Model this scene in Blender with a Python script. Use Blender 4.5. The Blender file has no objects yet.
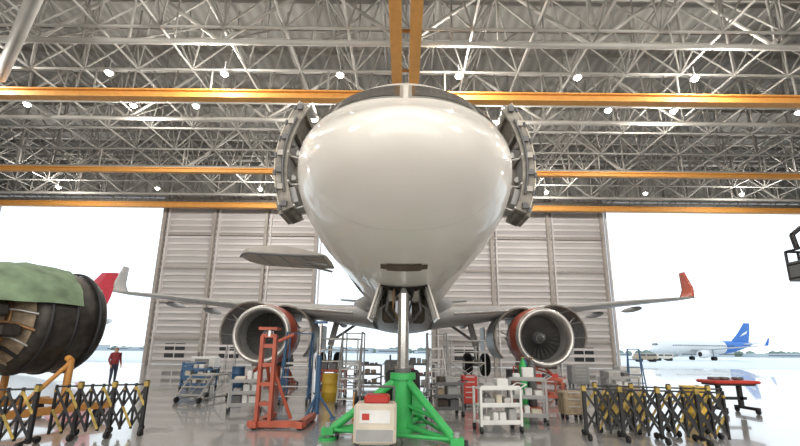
import bpy, math, random
from math import sin, cos, pi, radians, sqrt
from mathutils import Vector, Matrix
random.seed(4)
S = bpy.context.scene
S.view_settings.view_transform = 'Standard'
S.view_settings.look = 'None'
S.view_settings.exposure = 0.05

# ---------------------------------------------------------------- materials
def mat(name, col, rough=0.5, metal=0.0, var=0.12, scale=3.0, emit=0.0, coat=0.0, bump=0.0, crough=0.08):
    m = bpy.data.materials.new(name); m.use_nodes = True
    nt = m.node_tree; b = nt.nodes['Principled BSDF']
    b.inputs['Roughness'].default_value = rough
    b.inputs['Metallic'].default_value = metal
    b.inputs['Coat Weight'].default_value = coat
    b.inputs['Coat Roughness'].default_value = crough
    tc = nt.nodes.new('ShaderNodeTexCoord')
    nz = nt.nodes.new('ShaderNodeTexNoise'); nz.inputs['Scale'].default_value = scale
    nz.inputs['Detail'].default_value = 4
    nt.links.new(tc.outputs['Object'], nz.inputs['Vector'])
    cr = nt.nodes.new('ShaderNodeValToRGB')
    cr.color_ramp.elements[0].position = 0.3; cr.color_ramp.elements[1].position = 0.7
    cr.color_ramp.elements[0].color = [max(0, c*(1-var)) for c in col] + [1]
    cr.color_ramp.elements[1].color = [min(1, c*(1+var*0.5)) for c in col] + [1]
    nt.links.new(nz.outputs['Fac'], cr.inputs['Fac'])
    nt.links.new(cr.outputs['Color'], b.inputs['Base Color'])
    if bump:
        bp = nt.nodes.new('ShaderNodeBump'); bp.inputs['Strength'].default_value = bump
        nt.links.new(nz.outputs['Fac'], bp.inputs['Height'])
        nt.links.new(bp.outputs['Normal'], b.inputs['Normal'])
    if emit:
        b.inputs['Emission Color'].default_value = list(col)+[1]
        b.inputs['Emission Strength'].default_value = emit
    return m

M = {}
def D(k, *a, **kw): M[k] = mat(k, *a, **kw)
D('white_paint', (0.82,0.785,0.73), 0.42, var=0.03, scale=0.8, coat=0.5, crough=0.06)
D('seam', (0.62,0.59,0.55), 0.5)
D('glass_dark', (0.05,0.055,0.06), 0.08, coat=0.5)
D('windshield', (0.09,0.085,0.08), 0.15, coat=0.2)
D('window_frame', (0.46,0.44,0.40), 0.35, metal=0.3)
D('black', (0.018,0.018,0.02), 0.5)
D('rubber', (0.02,0.02,0.022), 0.8)
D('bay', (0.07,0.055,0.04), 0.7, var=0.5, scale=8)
D('slot', (0.10,0.065,0.04), 0.5)
D('wing_grey', (0.42,0.42,0.42), 0.38, var=0.1)
D('nacelle_red', (0.48,0.10,0.06), 0.35, var=0.1)
D('lip_metal', (0.62,0.60,0.58), 0.3, metal=0.75)
D('fan_blade', (0.16,0.155,0.15), 0.35, metal=0.7)
D('engine_dark', (0.05,0.044,0.038), 0.45, metal=0.3, var=0.5, scale=6)
D('cowl_in', (0.22,0.20,0.18), 0.5, metal=0.2, var=0.4, scale=6)
D('alu', (0.55,0.54,0.52), 0.4, metal=0.6)
D('alu_brown', (0.25,0.23,0.20), 0.5, metal=0.2, var=0.45, scale=6)
D('door_skin', (0.44,0.41,0.37), 0.45, var=0.15, scale=2)
D('chrome', (0.62,0.61,0.60), 0.2, metal=0.9)
D('green', (0.05,0.46,0.12), 0.42, var=0.15)
D('orange', (0.76,0.37,0.09), 0.5, var=0.1)
D('orange_dk', (0.55,0.26,0.07), 0.55, var=0.15)
D('red', (0.50,0.04,0.03), 0.45)
D('redorange', (0.46,0.10,0.055), 0.45, var=0.25)
D('cream', (0.66,0.60,0.50), 0.5)
D('white', (0.75,0.75,0.74), 0.5)
D('grey', (0.36,0.36,0.36), 0.5)
D('grey_dk', (0.13,0.13,0.135), 0.5)
D('yellow', (0.65,0.42,0.05), 0.5)
D('yellow_worn', (0.46,0.33,0.08), 0.6, var=0.6, scale=7)
D('blue', (0.05,0.13,0.26), 0.45)
D('tan', (0.42,0.33,0.23), 0.6, var=0.45, scale=5)
D('greenwrap', (0.19,0.27,0.17), 0.75, var=0.45, scale=2.5, bump=0.6)
D('copper', (0.30,0.17,0.08), 0.4, metal=0.6, var=0.4)
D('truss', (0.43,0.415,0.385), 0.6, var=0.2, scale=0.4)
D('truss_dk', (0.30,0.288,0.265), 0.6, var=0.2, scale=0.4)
D('door_panel', (0.58,0.56,0.56), 0.6, var=0.10, scale=0.25)
D('door_rib', (0.80,0.77,0.77), 0.55, var=0.12, scale=0.3)
D('door_col', (0.48,0.44,0.41), 0.6, var=0.15)
D('skin', (0.55,0.33,0.23), 0.6)
D('cloth_dk', (0.04,0.045,0.08), 0.8)
D('cloth_red', (0.25,0.035,0.04), 0.8)
D('hair', (0.02,0.015,0.012), 0.7)
D('tail_red', (0.72,0.05,0.07), 0.4)
D('tail_blue', (0.03,0.16,0.50), 0.4)
D('lamp', (1.0,0.97,0.88), 0.5, emit=22.0, var=0.0)
D('tree', (0.20,0.26,0.22), 0.9, var=0.3, scale=0.05)
D('bldg', (0.48,0.53,0.56), 0.8, var=0.2, scale=0.02)

def floor_mat():
    m = bpy.data.materials.new('floor_epoxy'); m.use_nodes = True
    nt = m.node_tree; b = nt.nodes['Principled BSDF']
    tc = nt.nodes.new('ShaderNodeTexCoord')
    n1 = nt.nodes.new('ShaderNodeTexNoise'); n1.inputs['Scale'].default_value = 0.35; n1.inputs['Detail'].default_value = 6
    nt.links.new(tc.outputs['Object'], n1.inputs['Vector'])
    cr = nt.nodes.new('ShaderNodeValToRGB')
    cr.color_ramp.elements[0].position=0.3; cr.color_ramp.elements[1].position=0.72
    cr.color_ramp.elements[0].color=(0.31,0.305,0.30,1); cr.color_ramp.elements[1].color=(0.43,0.425,0.42,1)
    nt.links.new(n1.outputs['Fac'], cr.inputs['Fac'])
    br = nt.nodes.new('ShaderNodeTexBrick'); br.offset=0
    br.inputs['Scale'].default_value=1.0; br.inputs['Brick Width'].default_value=5.0; br.inputs['Row Height'].default_value=5.0
    br.inputs['Mortar Size'].default_value=0.02
    br.inputs['Color1'].default_value=(1,1,1,1); br.inputs['Color2'].default_value=(0.93,0.93,0.93,1); br.inputs['Mortar'].default_value=(0.5,0.5,0.5,1)
    nt.links.new(tc.outputs['Object'], br.inputs['Vector'])
    mx = nt.nodes.new('ShaderNodeMix'); mx.data_type='RGBA'; mx.blend_type='MULTIPLY'; mx.inputs[0].default_value=1
    nt.links.new(cr.outputs['Color'], mx.inputs[6]); nt.links.new(br.outputs['Color'], mx.inputs[7])
    nt.links.new(mx.outputs[2], b.inputs['Base Color'])
    mr = nt.nodes.new('ShaderNodeMapRange'); mr.inputs['To Min'].default_value=0.10; mr.inputs['To Max'].default_value=0.26
    nt.links.new(n1.outputs['Fac'], mr.inputs['Value']); nt.links.new(mr.outputs['Result'], b.inputs['Roughness'])
    b.inputs['Coat Weight'].default_value=0.6
    return m
M['floor'] = floor_mat()

def striped(name, c1, c2, axis, period):
    m = bpy.data.materials.new(name); m.use_nodes=True
    nt=m.node_tree; b=nt.nodes['Principled BSDF']
    tc=nt.nodes.new('ShaderNodeTexCoord'); w=nt.nodes.new('ShaderNodeTexWave')
    w.bands_direction=axis; w.inputs['Scale'].default_value=0.314/period; w.inputs['Distortion'].default_value=0.0
    nt.links.new(tc.outputs['Object'], w.inputs['Vector'])
    cr=nt.nodes.new('ShaderNodeValToRGB'); cr.color_ramp.elements[0].color=c1+(1,); cr.color_ramp.elements[1].color=c2+(1,)
    nt.links.new(w.outputs['Fac'], cr.inputs['Fac']); nt.links.new(cr.outputs['Color'], b.inputs['Base Color'])
    bp=nt.nodes.new('ShaderNodeBump'); bp.inputs['Strength'].default_value=0.5; bp.inputs['Distance'].default_value=0.1
    nt.links.new(w.outputs['Fac'], bp.inputs['Height']); nt.links.new(bp.outputs['Normal'], b.inputs['Normal'])
    b.inputs['Roughness'].default_value=0.6
    return m
M['roof_deck']=striped('roof_deck',(0.25,0.24,0.22),(0.33,0.32,0.295),'X',0.8)
M['cladding']=striped('cladding',(0.48,0.47,0.44),(0.56,0.55,0.52),'X',0.8)
M['claddingY']=striped('claddingY',(0.55,0.53,0.50),(0.65,0.63,0.60),'Y',0.8)

def apron_mat():
    m = bpy.data.materials.new('apron'); m.use_nodes=True
    nt=m.node_tree; b=nt.nodes['Principled BSDF']
    tc=nt.nodes.new('ShaderNodeTexCoord'); n=nt.nodes.new('ShaderNodeTexNoise'); n.inputs['Scale'].default_value=0.03; n.inputs['Detail'].default_value=8
    nt.links.new(tc.outputs['Object'], n.inputs['Vector'])
    cr=nt.nodes.new('ShaderNodeValToRGB'); cr.color_ramp.elements[0].color=(0.55,0.60,0.61,1); cr.color_ramp.elements[1].color=(0.68,0.73,0.74,1)
    nt.links.new(n.outputs['Fac'], cr.inputs['Fac']); nt.links.new(cr.outputs['Color'], b.inputs['Base Color'])
    b.inputs['Roughness'].default_value=0.45
    return m
M['apron']=apron_mat()

# ---------------------------------------------------------------- mesh builder
class MB:
    def __init__(s, T=None):
        s.v=[]; s.f=[]; s.m=[]; s.sm=[]; s.mats=[]; s.T=T or Matrix()
    def mi(s,k):
        if k not in s.mats: s.mats.append(k)
        return s.mats.index(k)
    def add(s, vs, fs, k, smooth=False):
        o=len(s.v); i=s.mi(k)
        for p in vs: s.v.append(tuple(s.T@Vector(p)))
        for f in fs:
            s.f.append([a+o for a in f]); s.m.append(i); s.sm.append(smooth)
    def box(s, c, sz, k, rot=None):
        R=Matrix.Rotation(rot[0], 3, rot[1]) if rot else Matrix.Identity(3)
        c=Vector(c); vs=[]
        for x in(-.5,.5):
            for y in(-.5,.5):
                for z in(-.5,.5):
                    vs.append(c+R@Vector((x*sz[0],y*sz[1],z*sz[2])))
        s.add(vs,[(0,1,3,2),(4,6,7,5),(0,4,5,1),(2,3,7,6),(0,2,6,4),(1,5,7,3)],k)
    def bbox(s, c, sz, k, bv=0.03):
        x,y,z=sz[0]/2,sz[1]/2,sz[2]/2; b=min(bv,x*.9,y*.9,z*.9); rings=[]
        for zz,ins in((-z,b),(-z+b,0),(z-b,0),(z,b)):
            X,Y=x-ins,y-ins
            rings.append([(X,-Y+b,zz),(X,Y-b,zz),(X-b,Y,zz),(-X+b,Y,zz),(-X,Y-b,zz),(-X,-Y+b,zz),(-X+b,-Y,zz),(X-b,-Y,zz)])
        vs=[Vector(c)+Vector(p) for r in rings for p in r]; fs=[]
        for i in range(3):
            for j in range(8): fs.append((i*8+j,i*8+(j+1)%8,(i+1)*8+(j+1)%8,(i+1)*8+j))
        fs.append(tuple(range(7,-1,-1))); fs.append(tuple(range(24,32)))
        s.add(vs,fs,k)
    def cyl(s,p0,p1,r0,k,r1=None,n=12,caps=True,smooth=True):
        r1=r0 if r1 is None else r1
        p0=Vector(p0);p1=Vector(p1);d=(p1-p0)
        if d.length<1e-6:return
        d.normalize(); a=Vector((0,0,1)) if abs(d.z)<.9 else Vector((1,0,0))
        u=d.cross(a).normalized(); w=d.cross(u)
        vs=[]
        for p,r in((p0,r0),(p1,r1)):
            for i in range(n):
                t=2*pi*i/n; vs.append(p+u*cos(t)*r+w*sin(t)*r)
        s.add(vs,[(i,(i+1)%n,n+(i+1)%n,n+i) for i in range(n)],k,smooth)
        if caps:
            s.add(vs[:n],[tuple(range(n-1,-1,-1))],k); s.add(vs[n:],[tuple(range(n))],k)
    def pipe(s,pts,r,k,n=8):
        for a,b in zip(pts,pts[1:]): s.cyl(a,b,r,k,n=n)
    def lathe(s,prof,o,axis,k,n=40,a0=0,a1=2*pi,smooth=True):
        d=Vector(axis).normalized(); a=Vector((0,0,1)) if abs(d.z)<.9 else Vector((0,1,0))
        u=a.cross(d).normalized(); w=d.cross(u); o=Vector(o)
        full=abs(a1-a0-2*pi)<1e-4; c=n if full else n+1; vs=[]
        for t,r in prof:
            for i in range(c):
                g=a0+(a1-a0)*i/n; vs.append(o+d*t+w*cos(g)*r+u*sin(g)*r)
        fs=[]
        for j in range(len(prof)-1):
            for i in range(n):
                i2=(i+1)%c if full else i+1
                fs.append((j*c+i,j*c+i2,(j+1)*c+i2,(j+1)*c+i))
        s.add(vs,fs,k,smooth)
    def loft(s,secs,k,closed=True,cap=True,smooth=True):
        n=len(secs[0]); vs=[p for q in secs for p in q]; fs=[]
        for j in range(len(secs)-1):
            for i in range(n if closed else n-1):
                i2=(i+1)%n; fs.append((j*n+i,j*n+i2,(j+1)*n+i2,(j+1)*n+i))
        s.add(vs,fs,k,smooth)
        if cap: s.add(secs[0],[tuple(range(n))],k); s.add(secs[-1],[tuple(range(n-1,-1,-1))],k)
    def sphere(s,c,r,k,sc=(1,1,1),n=14):
        vs=[];fs=[];m=n//2
        for j in range(m+1):
            for i in range(n):
                p=pi*j/m;t=2*pi*i/n
                vs.append(Vector(c)+Vector((r*sc[0]*sin(p)*cos(t),r*sc[1]*sin(p)*sin(t),r*sc[2]*cos(p))))
        for j in range(m):
            for i in range(n): fs.append((j*n+i,j*n+(i+1)%n,(j+1)*n+(i+1)%n,(j+1)*n+i))
        s.add(vs,fs,k,True)
    def build(s,name,parent=None,recalc=True):
        me=bpy.data.meshes.new(name); me.from_pydata(s.v,[],s.f)
        for k in s.mats: me.materials.append(M[k])
        me.polygons.foreach_set('material_index',s.m); me.polygons.foreach_set('use_smooth',s.sm)
        me.update()
        if recalc:
            import bmesh
            bm=bmesh.new(); bm.from_mesh(me); bmesh.ops.recalc_face_normals(bm,faces=bm.faces); bm.to_mesh(me); bm.free()
        ob=bpy.data.objects.new(name,me); S.collection.objects.link(ob)
        if parent: ob.parent=parent
        return ob
def empty(name):
    e=bpy.data.objects.new(name,None); S.collection.objects.link(e); return e

# ---------------------------------------------------------------- camera & world
cam=bpy.data.cameras.new('camera'); co=bpy.data.objects.new('camera',cam); S.collection.objects.link(co)
cam.sensor_width=36; cam.lens=18.0; cam.shift_y=0.055; cam.shift_x=-0.005; cam.clip_end=3000
co.matrix_world=Matrix.Translation((0,0,1.6))@Matrix.Rotation(radians(102),4,'X')@Matrix.Rotation(radians(0.6),4,'Z')
S.camera=co
w=bpy.data.worlds.new('sky'); S.world=w; w.use_nodes=True
nt=w.node_tree; bg=nt.nodes['Background']
tc=nt.nodes.new('ShaderNodeTexCoord'); sx=nt.nodes.new('ShaderNodeSeparateXYZ'); cr=nt.nodes.new('ShaderNodeValToRGB')
nt.links.new(tc.outputs['Generated'],sx.inputs[0]); nt.links.new(sx.outputs['Z'],cr.inputs['Fac'])
cr.color_ramp.elements[0].color=(0.84,0.93,0.98,1); cr.color_ramp.elements[1].color=(0.76,0.87,1.0,1); cr.color_ramp.elements[1].position=0.7
nt.links.new(cr.outputs['Color'],bg.inputs['Color']); bg.inputs['Strength'].default_value=1.6

# ---------------------------------------------------------------- shell
b=MB(); b.box((0,11,-.15),(104,76,.3),'floor'); b.build('floor')
b=MB(); b.box((0,600,-.25),(3000,1100,.3),'apron'); b.build('apron_ground')
b=MB(); b.box((0,11,25.2),(104,76,.3),'roof_deck')
y=-25
while y<48:
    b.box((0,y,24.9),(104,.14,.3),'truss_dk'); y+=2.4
b.build('ceiling')
for sx_,nm in((-1,'wall_left'),(1,'wall_right')):
    b=MB(); b.box((sx_*52.15,11,12.5),(.3,76,25.6),'claddingY')
    for i in range(12): b.box((sx_*51.8,-24+6.3*i,12.3),(.4,.4,24.6),'truss_dk')
    b.build(nm)
b=MB(); b.box((0,-27.15,12.5),(104.6,.3,25.6),'cladding')
for i in range(17): b.box((-50+6.2*i,-26.8,12.3),(.4,.4,24.6),'truss_dk')
b.build('wall_back')
b=MB(); b.box((0,48.2,22.7),(104,.3,4.8),'cladding')
for i in range(35): b.box((-51+3*i,47.95,22.7),(.2,.2,4.6),'truss_dk')
b.box((0,47.6,20.4),(104,.9,.35),'door_col')
b.build('wall_front')

# hangar doors
def door(name,x0,x1,cols,y):
    b=MB(); H=20.15
    b.box(((x0+x1)/2,y,H/2+.02),(x1-x0,.25,H),'door_panel')
    z=.6
    while z<H:
        b.box(((x0+x1)/2,y-.19,z),(x1-x0,.14,.26),'door_rib'); z+=.74
    for z in(2.9,7.0,11.0,15.0,19.6): b.box(((x0+x1)/2,y-.32,z),(x1-x0,.3,.22),'door_col')
    for c in cols:
        b.box((c,y-.42,H/2+.02),(.34,.5,H),'door_col')
        b.box((c+.55,y-.36,H/2+.02),(.16,.4,H),'door_rib')
    for i,c in enumerate(cols[:-1]):
        b.box(((c+cols[i+1])/2,y-.16,1.5),(2.2,.1,1.6),'glass_dark')
        b.box(((c+cols[i+1])/2,y-.2,1.5),(.08,.14,1.6),'door_rib')
        b.box(((c+cols[i+1])/2,y-.2,1.5),(2.2,.14,.08),'door_rib')
    for c in cols: b.cyl((c,y-.3,.12),(c,y+.1,.12),.12,'black')
    b.build(name)
door('door_1',-28.8,-10.2,[-28.6,-22.6,-16.4,-10.4],46.0)
door('door_2',3.2,23.9,[3.4,10.4,17.2,23.7],46.4)

# orange crane beams
def ibeam(b,p0,p1,h,wd,k):
    p0=Vector(p0);p1=Vector(p1);c=(p0+p1)/2;d=p1-p0
    alongx=abs(d.x)>abs(d.y); L=d.length
    def bx(dz,ww,hh): b.box(c+Vector((0,0,dz)),(L,ww,hh) if alongx else (ww,L,hh),k)
    bx(0,wd*.35,h); bx(h/2,wd,.1); bx(-h/2,wd,.1)
def crane(name,y,z,h,wd,k='orange'):
    b=MB(); ibeam(b,(-51.5,y,z),(51.5,y,z),h,wd,k)
    x=-48
    while x<50:
        b.cyl((x,y,z+h/2),(x,y,18.6),.06,'truss_dk',n=6); x+=7.2
    return b.build(name)
crane('crane_runway_beam',21.8,16.85,.46,.5)
crane('crane_runway_beam',32.0,16.7,.33,.35)
b=MB(); ibeam(b,(-51.5,43.5,17.85),(51.5,43.5,17.85),.5,.5,'orange'); b.box((0,43.9,18.45),(103,.3,.5),'alu_brown')
x=-48
while x<50: b.cyl((x,43.5,18),(x,43.5,19.2),.06,'truss_dk',n=6); x+=7.2
b.build('crane_runway_beam')
b=MB()
for x in(-.52,.46): 
    b.box((x,5,17.2),(.5,33.0,.5),'orange'); b.box((x,5,16.9),(.58,33.0,.08),'orange')
for i in range(12): b.box((0,-9+2.9*i,17.3),(1.2,.12,.12),'orange_dk')
for i in range(5):
    for x in(-.52,.46): b.cyl((x,-8+7*i,17.4),(x,-8+7*i,18.7),.06,'truss_dk',n=6)
b.build('overhead_crane_bridge')

# space frame roof
b=MB()
def bar(p,q,r,k='truss'): b.cyl(p,q,r,k,n=5,caps=False)
g=3.4; nx=30; y0=-12; ny=18; zb=18.8; zt=22.6
B=lambda i,j:(-51+g*i+.2, y0+g*j, zb)
Tn=lambda i,j:(-51+g*(i+.5)+.2, y0+g*(j+.5), zt)
for i in range(nx+1):
    for j in range(ny):
        if i<nx: bar(B(i,j),B(i+1,j),.085)
        if j<ny-1: bar(B(i,j),B(i,j+1),.075)
        if i<nx and j<ny-1:
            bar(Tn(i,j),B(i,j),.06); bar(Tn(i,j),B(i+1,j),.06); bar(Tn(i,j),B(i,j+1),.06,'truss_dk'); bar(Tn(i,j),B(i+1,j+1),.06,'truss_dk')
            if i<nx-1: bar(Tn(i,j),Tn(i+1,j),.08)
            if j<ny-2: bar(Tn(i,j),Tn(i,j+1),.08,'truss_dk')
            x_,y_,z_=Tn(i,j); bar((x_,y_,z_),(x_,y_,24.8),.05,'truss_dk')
b.build('roof_space_frame')
b=MB()
for y in(12.5,19.0,26.5,34.5,41.0):
    for z in(18.2,22.2): b.cyl((-51,y,z),(51,y,z),.15,'truss',n=8)
    i=0; x=-51
    while x<50:
        xa=x;xb=x+5.1
        b.cyl((xa,y,18.2 if i%2==0 else 22.2),(xb,y,22.2 if i%2==0 else 18.2),.11,'truss',n=6)
        b.cyl((xa,y,18.2),(xa,y,22.2),.07,'truss',n=6)
        b.cyl((xa,y,18.2),(xa+2.5,y+3.2,22.2),.06,'truss_dk',n=5)
        b.cyl((xa+2.5,y,22.2),(xa+2.5,y,18.2),.05,'truss_dk',n=5)
        x=xb;i+=1
b.cyl((-24.4,21.2,17.5),(-15.0,13.8,17.5),.30,'truss',n=12)
b.cyl((-24.4,21.2,17.5),(-24.4,21.2,18.3),.2,'truss',n=8); b.cyl((-15.0,13.8,17.5),(-15,13.8,18.8),.2,'truss',n=8)
b.build('roof_primary_trusses')

# high bay lamps
b=MB(); pts=[]
for x in(-25.5,-18,-11,-4,3.2,10.4,17.5,25): pts.append((x,21.3))
for x in(-26,-18.7,-14.4,-6.8,6.8,13.9,18.4,27): pts.append((x,24.6))
for x in(-36,-25.7,-15,-5,5,14.7,25,35): pts.append((x,39.0))
for x in(-14,14): pts.append((x,15.4))
for x,y in pts:
    z=17.95
    b.cyl((x,y,z+.1),(x,y,z+.35),.24,'grey',r1=.08,n=12); b.cyl((x,y,z+.35),(x,y,18.8),.03,'grey',n=5)
    b.cyl((x,y,z+.02),(x,y,z+.1),.25,'grey',n=12,caps=False)
    b.lathe([(0,.0),(0,.2)],(x,y,z+.05),(0,0,-1),'lamp',n=12,smooth=False)
    b.sphere((x,y,z-.02),.18,'lamp',sc=(1,1,.7),n=10)
b.build('high_bay_lamps',recalc=False)
def plight(x,y,z,e,r=.22,c=(1,.96,.89)):
    l=bpy.data.lights.new('bay_light','POINT'); l.energy=e; l.shadow_soft_size=r; l.color=c
    o=bpy.data.objects.new('bay_light',l); o.location=(x,y,z); S.collection.objects.link(o)
for x in(-25.5,-11,3.2,17.5): plight(x,19.9,17.3,950)
for x in(-18.7,-6.8,6.8,18.4): plight(x,26.2,17.3,950)
for x in(-36,-15,14.7,35): plight(x,37.5,17.3,1150)
for x in(-14,14): plight(x,12,17.3,950)
def alight(x,y,z,rx,sx_,sy_,e,c=(1,.96,.89)):  # area fills added out of view to brighten the interior, not hangar fixtures
    l=bpy.data.lights.new('fill_panel','AREA'); l.shape='RECTANGLE'; l.size=sx_; l.size_y=sy_; l.energy=e; l.color=c
    o=bpy.data.objects.new('fill_panel',l); o.location=(x,y,z); o.rotation_euler=(rx,0,0); S.collection.objects.link(o)
for x in(-24,-8,8,24): alight(x,-4,17,radians(15),9,5,1400)
alight(0,-22,10,radians(95),60,14,8500)  # broad upright fill added behind the camera to light the nose

# ---------------------------------------------------------------- fuselage surface
YN=3.8; ZC=4.97
tab=[(0,0.0,-.97,-.97,-.97),(.04,.27,-.81,-1.17,-.97),(.15,.52,-.70,-1.33,-.95),(.35,.79,-.56,-1.47,-.91),(.6,1.00,-.39,-1.59,-.85),
(1.0,1.26,-.09,-1.72,-.75),(1.5,1.50,.28,-1.84,-.61),(2.0,1.68,.78,-1.92,-.47),(2.6,1.82,1.39,-1.99,-.32),(3.2,1.90,1.79,-2.03,-.18),
(4.0,1.955,2.01,-2.06,-.07),(5.0,1.97,2.06,-2.07,0),(6.5,1.975,2.07,-2.07,0),(12,1.975,2.07,-2.07,0),(18,1.975,2.07,-2.07,0),(24,1.975,2.07,-2.07,0),
(28,1.90,2.07,-1.70,.1),(32,1.50,2.02,-.75,.5),(35.5,.85,1.86,.30,1.0),(37.5,.25,1.55,1.05,1.3)]
Q=[sqrt(t[0]) for t in tab]
def fp(s,c):
    q=sqrt(max(0,min(37.5,s))); n=len(Q); i=0
    while i<n-2 and Q[i+1]<q: i+=1
    def tan(j):
        if j==0: return (tab[1][c]-tab[0][c])/(Q[1]-Q[0])
        if j==n-1: return (tab[-1][c]-tab[-2][c])/(Q[-1]-Q[-2])
        a=(tab[j][c]-tab[j-1][c])/(Q[j]-Q[j-1]); d=(tab[j+1][c]-tab[j][c])/(Q[j+1]-Q[j])
        return 0 if a*d<=0 else 2*a*d/(a+d)
    h=Q[i+1]-Q[i]; t=(q-Q[i])/h
    return (2*t**3-3*t*t+1)*tab[i][c]+(t**3-2*t*t+t)*h*tan(i)+(-2*t**3+3*t*t)*tab[i+1][c]+(t**3-t*t)*h*tan(i+1)
def P(s,a):
    W,T_,Bt,zw=fp(s,1),fp(s,2),fp(s,3),fp(s,4); ca=cos(a); sa=sin(a)
    if ca<0:
        f=max(0,min(1,(7-s)/3)); e=1-.09*f
        sa=math.copysign(abs(sa)**e,sa); ca=-(abs(ca)**e)
    return Vector((W*sa,YN+s,ZC+zw+((T_-zw) if ca>0 else (zw-Bt))*ca))
def Pn(s,a,off):
    p=P(s,a); e=.01
    n=(P(s+e,a)-p).cross(P(s,a+e)-p); 
    if n.length<1e-12: return p
    n.normalize(); c=Vector((0,p.y+.6,ZC))
    if n.dot(p-c)<0: n=-n
    return p+n*off
air=empty('airliner')
b=MB(); secs=[]
ss=[(0.02+i*(sqrt(8)-.02)/70)**2 for i in range(71)]+[10,14,18,22,24,26,28,30,32,34,35.5,36.6,37.5]
for s_ in ss: secs.append([P(s_,2*pi*i/72) for i in range(72)])
b.loft(secs,'white_paint')
b.build('fuselage',air)
b=MB()
def patch(c,k,n=8,off=.01,m=6):
    vs=[];fs=[]
    for j in range(m+1):
        for i in range(n+1):
            u=i/n;v=j/m
            s_=(1-v)*((1-u)*c[0][0]+u*c[1][0])+v*((1-u)*c[3][0]+u*c[2][0])
            a=(1-v)*((1-u)*c[0][1]+u*c[1][1])+v*((1-u)*c[3][1]+u*c[2][1])
            vs.append(Pn(s_,radians(a),off))
    for j in range(m):
        for i in range(n):
            q=j*(n+1)+i; fs.append((q,q+1,q+n+2,q+n+1))
    b.add(vs,fs,k,True)
for sg in(1,-1):
    F=[[(1.72,1.5),(1.92,43),(2.50,37),(2.38,1.5)],[(1.92,44.5),(2.36,62),(2.90,53),(2.48,38.5)],[(2.40,63.5),(3.05,70),(3.22,60),(2.94,54)]]
    for c in F:
        patch([(s_,sg*a) for s_,a in c],'window_frame',off=.008)
        cs=sum(p[0] for p in c)/4; ca=sum(p[1] for p in c)/4
        patch([(cs+(s_-cs)*.84,sg*(ca+(a-ca)*.90)) for s_,a in c],'windshield',off=.018)
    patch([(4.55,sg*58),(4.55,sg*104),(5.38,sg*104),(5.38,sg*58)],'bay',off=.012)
    patch([(4.5,sg*56),(4.5,sg*106),(4.55,sg*106),(4.55,sg*56)],'alu',off=.015)
    patch([(5.38,sg*56),(5.38,sg*106),(5.43,sg*106),(5.43,sg*56)],'alu',off=.015)
    s_=6.3
    while s_<29:
        patch([(s_,sg*74),(s_,sg*83),(s_+.24,sg*83),(s_+.24,sg*74)],'glass_dark',n=2,m=2); s_+=.53
for k in range(24): patch([(1.28,k*15),(1.28,k*15+15),(1.287,k*15+15),(1.287,k*15)],'seam',n=4,m=1,off=.003)
for c in([(2.50,172.5),(2.50,187.5),(2.90,187.5),(2.90,172.5)],[(2.57,169.5),(2.57,190.5),(2.83,190.5),(2.83,169.5)]): patch(c,'slot',off=.012)
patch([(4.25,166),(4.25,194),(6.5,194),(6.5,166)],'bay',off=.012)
patch([(3.3,160),(3.3,160.6),(7,160.6),(7,160)],'seam',off=.008); patch([(3.3,199.4),(3.3,200),(7,200),(7,199.4)],'seam',off=.008)
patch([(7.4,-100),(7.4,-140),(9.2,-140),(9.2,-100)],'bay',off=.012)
for sg in(1,-1):
    for s_,a in((2.3,100),(2.5,112),(2.1,86)):
        p=Pn(s_,radians(sg*a),0); q=Pn(s_,radians(sg*a),.12); b.cyl(p,q,.015,'alu',n=6); b.cyl(q,q+Vector((0,-.16,0)),.015,'alu',n=6)
b.build('cockpit_windows_and_panels',air,recalc=True)

# nose gear + bay doors
b=MB(); yg=YN+5.1
b.cyl((0,yg,3.0),(0,yg,1.45),.11,'white'); b.cyl((0,yg,1.5),(0,yg,.85),.07,'chrome')
b.cyl((-.36,yg,.85),(.36,yg,.85),.06,'grey')
for sx_ in(-.25,.25):
    b.lathe([(-.11,.18),(-.11,.32),(-.06,.38),(.06,.38),(.11,.32),(.11,.18),(.06,.1),(-.06,.1),(-.11,.18)],(sx_,yg,.85),(1,0,0),'rubber',n=28)
    b.lathe([(-.12,.0),(-.12,.17),(.12,.17),(.12,0)],(sx_,yg,.85),(1,0,0),'white',n=20)
b.cyl((0,yg,1.7),(0,yg+1.3,2.9),.05,'grey'); b.cyl((0,yg-.12,1.35),(0,yg-.3,1.1),.03,'grey'); b.cyl((0,yg-.3,1.1),(0,yg-.1,.9),.03,'grey')
for sx_ in(-1,1):
    for (ya,yb_,dz) in((4.2,5.3,.70),(5.5,6.6,.60)):
        vs=[(sx_*.47,YN+ya,2.97),(sx_*.47,YN+yb_,2.97),(sx_*(.47+.22),YN+yb_,2.95-dz),(sx_*(.47+.22),YN+ya,2.95-dz)]
        vs+= [(x+sx_*.035,y,z) for x,y,z in vs]
        b.add(vs,[(0,1,2,3),(4,7,6,5),(0,4,5,1),(1,5,6,2),(2,6,7,3),(3,7,4,0)],'white_paint' if ya<5 else 'alu_brown')
        for t in(.25,.5,.75):
            yy=YN+ya+(yb_-ya)*t; b.cyl((sx_*.46,yy,2.95),(sx_*.66,yy,2.95-dz+.05),.025,'alu',n=6)
    b.cyl((sx_*.12,yg-.3,2.8),(sx_*.55,yg-.1,2.5),.025,'grey',n=6)
    b.box((sx_*.24,yg-.5,2.74),(.14,.3,.22),'alu_brown')
    b.pipe([(sx_*.3,yg-.6,2.88),(sx_*.36,yg-.5,2.45),(sx_*.22,yg-.1,2.3),(sx_*.1,yg,2.2)],.03,'grey_dk')
    b.bbox((sx_*.33,yg+.2,2.55),(.28,.6,.6),'bay',.04)
b.pipe([(.2,yg-.7,2.88),(.16,yg-.6,2.6),(.1,yg-.2,2.4),(.1,yg-.1,1.6)],.02,'black')
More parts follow.
